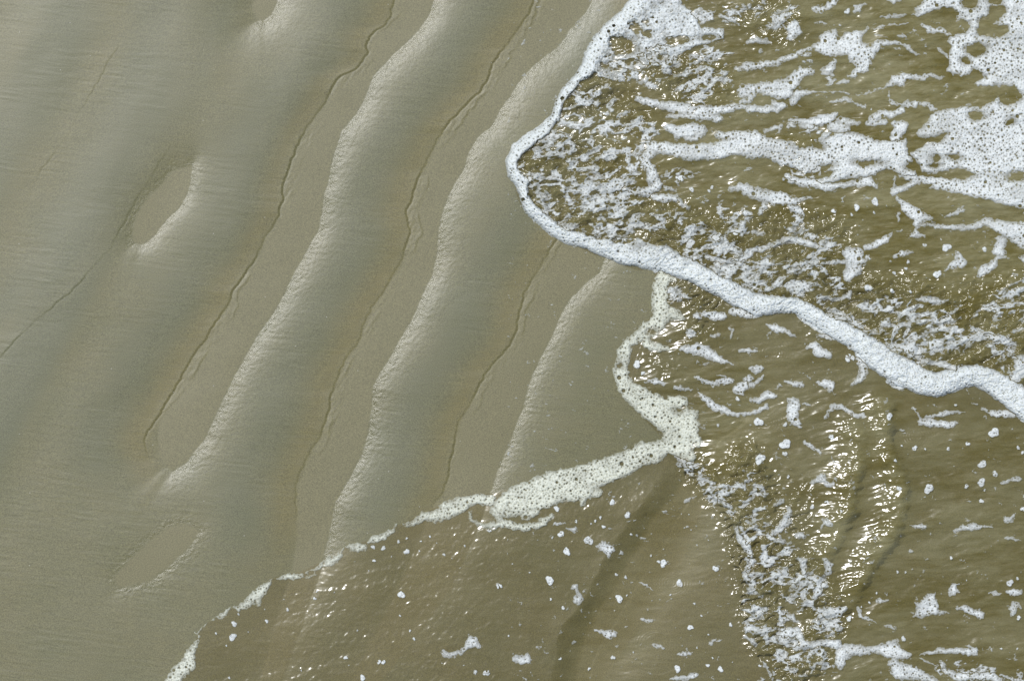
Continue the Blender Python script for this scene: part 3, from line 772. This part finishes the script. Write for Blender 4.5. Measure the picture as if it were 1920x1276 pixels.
#foam_patch|squarish foam patch with coarse bubbles on the thin sheet of water|mid|3
G p 800,350 850,298 900,320 942,372 912,402 900,442 862,402
G s 970,390,16
#foam_patch|pair of joined foam ovals, one above the other, on the brown wash|mid|3
G s 655,625,30 670,665,8 672,710,37
#foam_patch|foam patch like a swimming duck on the lower wash|mid|4
S8 s 1410,1065,26 1470,1075,26 1540,1060,18 1580,1020,26 1620,980,48 1600,940,14 1670,1010,18 1695,1025,7
#foam_patch|brick-shaped foam patch near the bottom edge|mid|4
G s 250,1112,26 290,1125,36 330,1120,34
#foam_patch|two-lobed foam patch on the dark underwater furrow|mid|3
G s 800,925,12 840,940,20 900,952,28 940,950,18
#foam_patch|oval foam patch with a bright left end on the thin sheet|mid|3
G s 1125,845,14 1160,855,25 1210,852,12
#foam_patch|foam patch with ring ripples around it near the bottom|mid|3
G s 1190,1020,12 1230,1035,20 1270,1045,9
#foam_patch|canoe-shaped foam patch low on the thin sheet|mid|3
G s 1370,1085,10 1420,1090,22 1465,1085,10
#foam_patch|bent foam patch low on the thin sheet, by the churned strip|mid|3
G s 1600,1020,18 1610,1000,12 1665,1000,12
#foam_patch|foam club cut near the bottom edge of the thin sheet|mid|3
G s 1320,1258,14 1400,1260,16 1480,1235,30
#foam_patch|curved foam sliver below the elbow's tail|mid|3
G s 510,190,10 545,185,14 590,182,10
#foam_patch|teardrop of foam just below the curved sliver|mid|3
G s 605,215,8 650,225,24
#foam_patch|slim foam dart on the thin sheet|mid|3
G s 1105,600,9 1150,620,12 1190,650,5
#foam_streak|slanting foam sliver near the inner shoreline|mid|3
G s 1420,35,9 1450,20,13 1490,0,9
#foam_streak|narrow foam ribbon along the shoreline of the churned strip|thin|4
G s 1640,10,14 1700,50,20 1740,80,14
G s 1770,220,18 1800,290,26 1850,360,32 1870,390,22
G s 1880,450,28 1840,500,20 1835,560,26 1860,590,18
G s 1820,965,12 1870,990,16 1910,1030,16
H s 110,1140,10 150,1200,12 180,1260,12
E s 1350,800,14 1400,840,22 1450,870,25 1500,850,20
#foam_fleck|small round foam fleck floating on the smooth brown water at lower right|dot|3
F d 1440,438,11 1705,628,34 1523,705,16 1388,740,14 1158,735,18 1230,741,9 1068,718,9 1022,820,12 1625,847,28 1712,912,20 1618,972,28 1515,998,16 1255,1015,32 1618,1100,16 1872,732,14 1905,765,14 1905,1155,18 1640,1025,10
H d 1410,422,12 1040,520,11 1095,522,9 1815,595,24 1868,565,12 1875,835,16 1755,1048,9 1865,1048,9 895,665,9 1515,578,7 1080,980,18
#foam_fleck|small round foam fleck among the glitter between the foam elbow and the bright ripple|dot|3
F d 265,572,16 80,555,30 710,115,30 980,515,24 265,708,36 262,775,18 90,810,34 583,660,20 285,932,12 550,1108,14 650,1170,9 1048,1012,18
E d 1085,158,26 1125,217,15 1780,395,16 1645,578,12
D d 710,1255,28
H d 450,70,16 550,40,12 650,100,12 845,730,10 790,760,8 705,840,20 90,1170,12
#foam_fleck|small round foam fleck on the thin clear sheet of water over sand at bottom centre|dot|3
G d 1270,464,26 1236,452,12 1380,600,24 1318,680,9 1183,411,9 1630,500,22 1455,905,20 1733,886,14 920,1115,16 755,1192,12 1365,1190,24 1575,1167,14 1663,1192,20 1608,1115,9 1500,1045,8 1580,953,8 1483,741,10 1532,824,9 963,708,26 1015,686,8 943,541,12 1008,560,13 930,790,7 1394,122,6 1445,126,6 1415,218,6 1460,232,6 1500,335,7 1270,364,6 1580,303,6 1185,260,7 1060,1078,8 1745,1144,6 1240,1170,5
#foam_fleck|small round foam fleck on the rippled brown wash at bottom centre|dot|3
G d 915,40,20 1020,128,22 832,146,12 797,170,10 767,188,9 855,210,14 560,260,22 750,305,30 600,382,26 500,283,10 665,172,11 530,85,20 483,580,29 130,620,20 45,1220,22 555,1122,11 490,710,11 575,770,13 200,785,7 225,466,6 343,525,7 1045,262,10 270,330,5 540,510,5 400,300,6
S8 d 1130,305,22 1090,628,27 1410,327,12 885,373,14 440,657,14 237,741,14 80,827,15 1825,563,22 673,1099,16 925,1131,17 955,1133,17 1080,785,10 1155,898,11 1185,958,13 1645,1208,17 1730,1212,23 800,1250,22 1305,193,10 1237,228,9 1130,207,11 1068,232,14 878,272,17 955,280,18 1752,145,18 1565,262,10 455,605,9 588,610,8 340,1194,8 1895,935,9 1900,743,8 1355,240,7 1015,343,7 1470,357,6 845,447,8 740,380,6 208,663,6 65,738,7 1530,427,6 1225,300,8 760,895,8 695,1155,7 1395,1140,7 1560,1157,8
S7 d 1757,847,22 1745,945,28 1620,917,10 1698,1010,9 1720,1250,11 1862,907,7 1788,774,10
#foam_fleck|small foam fleck on the upper wave between the larger patches|dot|3
B d 690,85,20 855,760,8 640,180,10 1230,325,9
D d 880,180,26 755,220,22 720,270,12 595,245,16 1310,680,27 1375,495,29 1635,508,18 1225,480,15 1110,595,13 1095,640,12 1015,670,14 835,775,26 1000,795,17 1125,800,12 875,255,11 605,710,14 1335,440,9 960,1130,14 1700,930,14
C d 1380,15,26 1460,95,18 1600,80,14 1580,105,12 1630,425,34 1760,395,18 1450,465,34
#foam_lace|X|lace|4
A s 560,700,60 640,760,60 560,860,40
A s 700,820,80 800,900,80 720,980,70
A s 420,960,50 560,960,70 640,1060,70 480,1060,60 300,1120,40
A s 620,1180,80 800,1200,80 1000,1240,70
A s 600,1260,60 400,1180,60
A s 1080,820,60 1180,900,60 1080,1100,60 1000,1120,60
C s 430,250,40 540,320,40 680,380,35
C s 1450,520,60 1560,620,50 1700,680,50
C s 300,20,50 460,40,70 640,60,70
D s 250,900,40 400,800,50 560,900,40
A s 640,690,70 760,640,60 860,600,40 700,760,60 820,720,60
A s 900,760,90 930,850,110 860,900,60 1010,900,90
A s 640,870,60 760,920,60
A s 560,1160,40 700,1130,60 820,1070,60 950,1040,80 1050,1060,60
A s 420,1040,50 380,1140,60 330,1230,50 480,1240,60
A s 960,1180,60 1080,1150,70
A s 950,440,70 1080,480,100 1180,540,70 1330,470,80
A s 1330,560,90 1450,640,100 1560,620,100 1660,560,80 1480,520,80
A s 1100,350,100 1220,330,110 1300,420,90
A s 1450,430,50 1600,380,50 1720,400,50
A s 1450,120,60 1600,100,70 1800,90,60
A s 1330,1200,50 1420,1230,50
C s 380,40,60 450,160,70 520,240,70 620,320,80 740,360,60
C s 560,60,80 700,100,90 850,130,110 950,160,110 1060,160,80
C s 640,220,70 780,210,80 900,240,100 1020,290,90 1100,360,70 900,370,70 760,390,40
C s 1180,330,60 1300,290,60 1440,310,80 1510,360,70 1440,450,70 1540,500,60
C s 1640,240,60 1800,260,60
C s 1600,440,70 1700,520,80 1800,620,80 1880,680,80 1620,610,60
C s 1730,390,50 1850,400,40 1550,200,40
C s 1300,780,50 1400,840,60 1500,880,40
C s 1500,1000,60 1450,1080,60
D s 0,640,70 120,620,80 250,640,80 380,620,70 450,700,70
D s 0,750,60 120,730,70 250,760,70 380,760,60
D s 560,640,60 620,760,60
D s 380,290,60 260,360,40 600,460,50 450,560,80
D s 820,900,60 1000,900,70 1160,960,80 1300,1000,70 1420,940,70
D s 1000,1050,80 1150,1080,80 1300,1090,70 1450,1060,70
D s 1000,1180,60 1150,1200,80 1300,1180,70 1480,1130,60 1620,1080,70 1760,1150,90
D s 1600,960,60 1750,930,60 1880,900,60 1880,1000,60
D s 600,960,50 720,1010,60 850,1100,50
D s 1850,800,50 1700,850,40
F s 1180,110,70 1300,150,50 1100,60,50
F s 1850,180,90 1720,60,60
F s -20,1050,60 20,900,40 100,1180,60 60,1250,60
H s 60,200,70 160,300,90 250,350,70 150,420,90 50,500,80
H s 60,620,80 200,560,60 350,560,80 480,620,80 300,680,60
H s 40,780,70 160,760,60 240,840,60
H s 40,920,60 150,960,80 300,960,80 350,1100,80 220,1080,60 480,1100,70 560,1170,60
H s 520,860,80 620,880,60 420,760,60
H s 230,1200,50 430,1190,40
H s 1380,1180,60 1500,1190,50 1660,1230,60
B s 180,170,40 280,90,60
B s 60,60,60
B s 320,870,60 450,900,60
B s 560,560,50
B s 400,420,50
B s 460,1170,60 380,1180,50
E s 1420,820,60 1550,940,50 1620,1060,60 1750,1000,60
G s 1800,90,70 1850,240,60 1880,480,50 1870,700,50 1870,880,50
Z s 1960,560,70 2080,620,80 2180,560,80
Z s 1960,430,60 2100,470,70 2200,380,80
Z s 1250,-60,60 1450,-90,80 1650,-70,70 1500,-200,80 1300,-220,70
Z s 1960,700,40 2080,660,50
Z s 1450,1330,60 1600,1400,70 1750,1480,60
Z s 1420,1400,50 1500,1500,60
Z s 1800,1340,50 1960,1300,50
"""
MG = 300
gx = np.arange(-MG, W+MG+1, dtype=F32); gy = np.arange(-MG, H+MG+1, dtype=F32)
X, Y = np.meshgrid(gx, gy)
zs = sand_fields(X, Y)[0]
zw, sh, fr, inn, ch = water_fields(X, Y, zs)
base = np.where(sh > 0, zw, zs + 0.0012*smooth(sh, -6, 0)); del zs, zw
WX = X + 4.0*fbm(X/21, Y/21, 401, 3, .7) + 1.8*vnoise(X/5.2, Y/5.2, 441); WY = Y + 3.6*fbm(X/21, Y/21, 431, 3, .7) + 1.8*vnoise(X/5.2, Y/5.2, 442)
WXs = X + 1.1*fbm(X/9, Y/9, 451, 2); WYs = Y + 1.1*fbm(X/9, Y/9, 461, 2)

def bubbles(cell, frac, rmin, rmax, seed, power=2.0):
    """open bubble mouths: returns depth inside the mouth (positive inside)"""
    rng = np.random.default_rng(seed); n = 512
    jx = rng.random((n, n)).astype(F32); jy = rng.random((n, n)).astype(F32)
    rr = rng.random((n, n)).astype(F32); keep = rng.random((n, n)) < frac
    R = np.where(keep, rmin + (rmax-rmin)*rr**power, -9).astype(F32)
    ci = np.floor(X/cell).astype(np.int32); cj = np.floor(Y/cell).astype(np.int32)
    best = np.full(X.shape, -9, F32)
    for a in (-1, 0, 1):
        for b in (-1, 0, 1):
            i = (ci+a) & (n-1); j = (cj+b) & (n-1)
            px = (ci+a+jx[j, i])*cell; py = (cj+b+jy[j, i])*cell
            np.maximum(best, R[j, i] - np.hypot(X-px, Y-py), out=best)
    return best
big = bubbles(19, .55, 1.6, 4.4, 501, 3); med = bubbles(7.4, .9, .8, 2.2, 502, 1.4); small = bubbles(4.6, .95, .6, 1.5, 503, 1.0)
dens = smooth(fbm(X/60, Y/60, 510, 3), -.35, .45)          # where bubbles run coarse
rag = fbm(X/5.5, Y/5.5, 520, 2)
puff = fbm(X/14, Y/14, 530, 2)

def ellipse(X, Y, v, tile):
    ox, oy, k = TILE[tile]; x, y, rx, ry, a = v
    c, s = math.cos(math.radians(a)), math.sin(math.radians(a))
    dx, dy = X-(ox+x/k), Y-(oy+y/k); u = (dx*c+dy*s)*k/rx; w = (-dx*s+dy*c)*k/ry
    return ((1-np.sqrt(u*u+w*w))*min(rx, ry)/k).astype(F32)
def win(b, pad=16):
    x0, y0, x1, y1 = b
    i0 = int(np.clip(x0-pad+MG, 0, len(gx)-2)); i1 = int(np.clip(x1+pad+MG, i0+1, len(gx)))
    j0 = int(np.clip(y0-pad+MG, 0, len(gy)-2)); j1 = int(np.clip(y1+pad+MG, j0+1, len(gy)))
    return slice(j0, j1), slice(i0, i1)

blocks = []; cur = None
for ln in DATA.strip().splitlines():
    ln = ln.strip()
    if not ln: continue
    if ln[0] == '#':
        nm, label, kind, T = ln[1:].split('|'); cur = dict(name=nm, label=label, kind=kind, T=float(T), shapes=[]); blocks.append(cur)
    else:
        tile, op, rest = ln.split(None, 2); cur['shapes'].append((tile, op, rest))

owner = np.full(X.shape, -1, np.int32); S_all = np.full(X.shape, -50, F32)
things = []                                           # (block, bbox) ; owner value = index
def stamp(tid, sl, s, lace=False):
    o = owner[sl]; a = S_all[sl]; m = (s > a) & (s > 0)
    a[m] = s[m]; o[m] = tid
for B in blocks:
    warpx, warpy = (WXs, WYs) if B['kind'] == 'dot' or B['name'] == 'foam_band' else (WX, WY)
    if B['kind'] == 'dot':
        for tile, op, rest in B['shapes']:
            for p in pts(tile, rest):
                r = p[2]*1.05; sl = win((p[0]-r, p[1]-r, p[0]+r, p[1]+r), 6)
                xx, yy = X[sl], Y[sl]
                th = np.arctan2(yy-p[1], xx-p[0]); ph = p[0]*.7+p[1]
                rr = r*(1+.16*np.sin(2*th+ph)+.10*np.sin(3*th+ph*1.7)+.05*np.sin(5*th+ph*2.3))
                s = (rr - np.hypot(xx-p[0], yy-p[1]) + .35*rag[sl]).astype(F32)
                stamp(len(things), sl, s); things.append((B, sl))
        continue
    xs, ys = [], []
    for tile, op, rest in B['shapes']:
        if op in 'sp':
            for p in pts(tile, rest):
                r = p[2] if len(p) > 2 else 0
                xs += [p[0]-r, p[0]+r]; ys += [p[1]-r, p[1]+r]
    sl = win((min(xs), min(ys), max(xs), max(ys))); wx, wy = warpx[sl], warpy[sl]
    s = np.full(wx.shape, -50, F32); holes = np.full(wx.shape, -50, F32)
    for tile, op, rest in B['shapes']:
        if op == 's': v = stroke_sdf(wx, wy, pts(tile, rest)); s = np.maximum(s, v)
        elif op == 'p': s = np.maximum(s, poly_sdf(wx, wy, pts(tile, rest)))
        elif op == 'h': holes = np.maximum(holes, stroke_sdf(wx, wy, pts(tile, rest)))
        elif op == 'e':
            f = rest.split(); v = [float(q) for q in f[0].split(',')] + [float(f[1])]
            holes = np.maximum(holes, ellipse(wx, wy, v, tile))
    s = np.minimum(s, -holes)
    if B['kind'] == 'lace':
        xx, yy = X[sl], Y[sl]
        u, v = aniso(xx+8*fbm(xx/40, yy/40, 601, 2), yy+8*fbm(xx/40, yy/40, 602, 2), 14, 34, 17)
        n = 1-np.abs(fbm(u, v, 610, 4, .62))*2.0
        u2, v2 = aniso(xx, yy, -25, 13, 9)
        n2 = fbm(u2, v2, 620, 2)
        e = smooth(s, -12, 16)
        s = ((n-.39+.36*n2)*9.0 - (1-e)*6.0).astype(F32)
    else:
        s = s + (1.5*rag[sl] if B['kind'] != 'thick' else 1.3*rag[sl] + 1.2*puff[sl])
        if B['kind'] == 'thick': s = s - 15*smooth(fbm(X[sl]/24, Y[sl]/13, 730, 3, .6), .02, .42)*smooth(fr[sl], 20, 55)*(1-smooth(X[sl], 1180, 1330)) - 5*smooth(fbm(X[sl]/9, Y[sl]/9, 735, 2), .0, .5)*smooth(fr[sl], 18, 34)*(1-.6*smooth(X[sl], 1180, 1330))
        if B['kind'] == 'thin': s = s + 1.8*puff[sl] 
    out = np.maximum(np.maximum(-X[sl], X[sl]-W), np.maximum(-Y[sl], Y[sl]-H))
    s = s - 60*smooth(out + 60*fbm(X[sl]/45, Y[sl]/30, 740, 3, .6), 110, 290)
    stamp(len(things), sl, s); things.append((B, sl))

# the upper wave carries on beyond the surveyed strip: froth continues outside it
flecks = []; anchors = []
STOP = {"on", "in", "under", "below", "above", "right", "left", "between", "at", "near", "just", "with", "behind", "along", "cut", "lying", "hugging", "sitting", "against", "running", "over", "around", "pressed", "holding", "tucked", "touching", "beside", "up", "leading", "joining", "reaching", "riddled", "curving", "covering", "of", "low", "ending", "linking", "from", "two", "one", "by"}
def short(label):
    out = []
    for w in label.replace(',', ' ,').split():
        if w == ',' or (w in STOP and len(out) >= 3): break
        out.append(w)
    return ' '.join(out[:8])
def pieces(c):
    """connected patches of a cell mask, largest first"""
    h, w = c.shape; par = []
    def find(a):
        while par[a] != a: par[a] = par[par[a]]; a = par[a]
        return a
    runs = []; prev = []
    for j in range(h):
        row = np.flatnonzero(np.diff(np.concatenate(([0], c[j].view(np.int8), [0]))))
        now = []
        for a, b in zip(row[::2], row[1::2]):
            r = len(par); par.append(r); now.append((a, b, r)); runs.append((j, a, b))
        p = 0
        for a, b, r in now:
            while p < len(prev) and prev[p][1] < a: p += 1
            q = p
            while q < len(prev) and prev[q][0] <= b:
                x, y = find(r), find(prev[q][2])
                if x != y: par[x] = y
                q += 1
        prev = now
    area = {}
    for r, (j, a, b) in enumerate(runs):
        t = find(r); area[t] = area.get(t, 0) + (b-a)
    order = sorted(area, key=lambda t: -area[t])
    if len(order) == 1: return [(area[order[0]], c)]
    out = {}
    for t in order[:12]: out[t] = np.zeros_like(c)
    for r, (j, a, b) in enumerate(runs):
        t = find(r)
        if t in out: out[t][j, a:b] = True
    return [(area[t], out[t]) for t in order[:12]]
for tid, (B, sl) in enumerate(things):
    o = owner[sl]; m = (o == tid)
    if not m.any(): continue
    s = np.where(m, S_all[sl], 0); k = B['kind']; xx, yy = X[sl], Y[sl]
    T = B['T']*.001; cover = np.ones_like(s)
    d = dens[sl]
    if k == 'thick':
        # a rounded roll near the bare-sand side, settling to a low sheet behind
        f = fr[sl]
        prof = np.sqrt(np.clip(1-(1-np.clip(f+2, 0, 17)/17)**2, 0, 1))
        back = 1-.55*smooth(f, 22, 60)
        inr = np.clip(s/9, 0, 1); inr = np.sqrt(1-(1-inr)**2)
        h = (.024+.005*puff[sl])*prof*back*inr + .0025*inr + .0014*puff[sl]*inr + .0003*rag[sl]*inr
        lowmid = .45 + .4*d
        up = 1-.7*smooth(yy, 330, 620)                   # coarser bubbles up the band and along its toe
        toe = 1-smooth(f, 5, 16)
        bub = np.maximum(big[sl] - 1.6 - 1.0*(1-np.maximum(up, toe)), med[sl] - .55 - 1.1*(1-np.maximum(up*.9, toe)))
        cover = np.clip(.35+s/10, 0, 1)*(1-smooth(f, 14, 42)*(1-.75*smooth(xx, 1180, 1330))*(.12+.45*smooth(fbm(xx/18, yy/12, 720, 3, .6), -.3, .4)))
    else:
        wdt = {'mid': 7., 'thin': 6., 'dot': 4., 'lace': 3.}[k]
        if k == 'mid' and T > .0055: wdt = 11.
        inr = np.clip(s/wdt, 0, 1); inr = np.sqrt(1-(1-inr)**2)
        h = T*1.4*inr + .0006*inr*rag[sl] + (.0008*puff[sl]*inr if k != 'dot' else 0)
        if k == 'mid':
            bub = np.maximum(big[sl]-1.2*(1-d)-.6, med[sl]-.60+.60*d); cover = np.clip(.25+s/10, 0, 1)
        elif k == 'thin':
            bub = np.maximum(big[sl]-1.3, med[sl]-.6); cover = np.clip(.25+s/9, 0, 1)
        elif k == 'dot':
            bub = med[sl]-.85; cover = np.clip(.45+s/4, 0, 1)
        else:
            bub = np.maximum(big[sl]-.9, med[sl]-.35); cover = np.clip(.15+s/5, 0, 1)
    if B['name'] in ('foam_line', 'foam_piece'):
        bub = np.maximum(big[sl]-.15, med[sl]-.35)
    pit = np.maximum(smooth(bub, -1.2, .2), .8*smooth(small[sl], -.7, .7))
    h = h*(1-.35*pit) - .0011*pit
    hole = big[sl] - .9 > .9*(1-d) if k != 'dot' else np.zeros(m.shape, bool)
    if k == 'thick': hole = hole & (up > .8)
    thin_n = .78 + .30*smooth(fbm(xx/34, yy/24, 710, 3, .6), -.45, .35) if k != 'thick' else 1.0
    cover = np.clip(cover*thin_n*(1 - .95*smooth(bub, -.55, .5))*(1 - (.34+.24*d)*smooth(small[sl], -.2, .7)), 0, 1)
    keep = m & ~hole
    h = np.maximum(h, .0007)
    Z = base[sl] + h
    keep = m & ~hole
    cm = keep[:-1, :-1] & keep[1:, :-1] & keep[1:, 1:] & keep[:-1, 1:]
    if cm.sum() < 2: continue
    mt = M_CREAM if B['name'] in ('foam_line', 'foam_piece') else (M_THIN if k in ('thin', 'lace') else M_BAND if k == 'thick' else M_FOAM)
    if k == 'lace':
        o = to_mesh('foam_lace', xx, yy, Z, cm, dict(cover=cover), [mt]); o['kind'] = 'stuff'; continue
    for n_c, (area, c) in enumerate(pieces(cm)):
        if n_c and area < 14: break
        if n_c and B['name'] in ('foam_band', 'foam_sheet', 'foam_line') and area < 40: break
        nm = B['name'] if n_c == 0 else 'foam_fleck'
        o = to_mesh(nm, xx, yy, Z, c, dict(cover=cover), [mt]); o['category'] = 'foam'
        jj, ii = np.nonzero(c); cx, cy = float(xx[0, ii].mean()), float(yy[jj, 0].mean())
        inframe = -3 < cx < W+3 and -3 < cy < H+3
        if nm == 'foam_fleck': flecks.append((o, cx, cy, area))
        else:
            o['label'] = B['label']; anchors.append((short(B['label']), cx, cy))
            g = {'foam_patch': 'foam patches floating on the water', 'foam_streak': 'foam streaks on the water', 'foam_piece': 'broken pieces of the lower swash edge'}.get(nm)
            if g: o['group'] = g

# every fleck is told apart by its size and by the larger patch it floats beside
cnt = {}
for a in anchors: cnt[a[0]] = cnt.get(a[0], 0) + 1
anchors = [a for a in anchors if cnt[a[0]] == 1]
buckets = {}
for o, cx, cy, area in flecks:
    a = min(anchors, key=lambda q: (q[1]-cx)**2 + (q[2]-cy)**2)
    dx, dy = cx-a[1], cy-a[2]
    side = ('right of' if dx > 0 else 'left of') if abs(dx) > abs(dy)*1.3 else (('below' if dy > 0 else 'above'))
    size = 'tiny' if area < 30 else ('small' if area < 110 else ('middling' if area < 260 else 'plump'))
    buckets.setdefault((size, side, a[0]), []).append((math.hypot(dx, dy), o))
ORD = ['', 'second nearest ', 'third nearest ', 'fourth nearest ', 'fifth nearest ', 'sixth nearest ', 'seventh nearest ', 'eighth nearest ', 'ninth nearest ', 'tenth nearest ']
for (size, side, an), lst in buckets.items():
    lst.sort(key=lambda q: q[0])
    for i, (d, o) in enumerate(lst):
        pre = ('nearest ' if len(lst) > 1 else '') if i == 0 else ORD[min(i, 9)]
        o['label'] = pre + size + ' foam fleck ' + side + ' the ' + an
        o['group'] = 'foam flecks on the water'
print('objects', len(sc.objects))
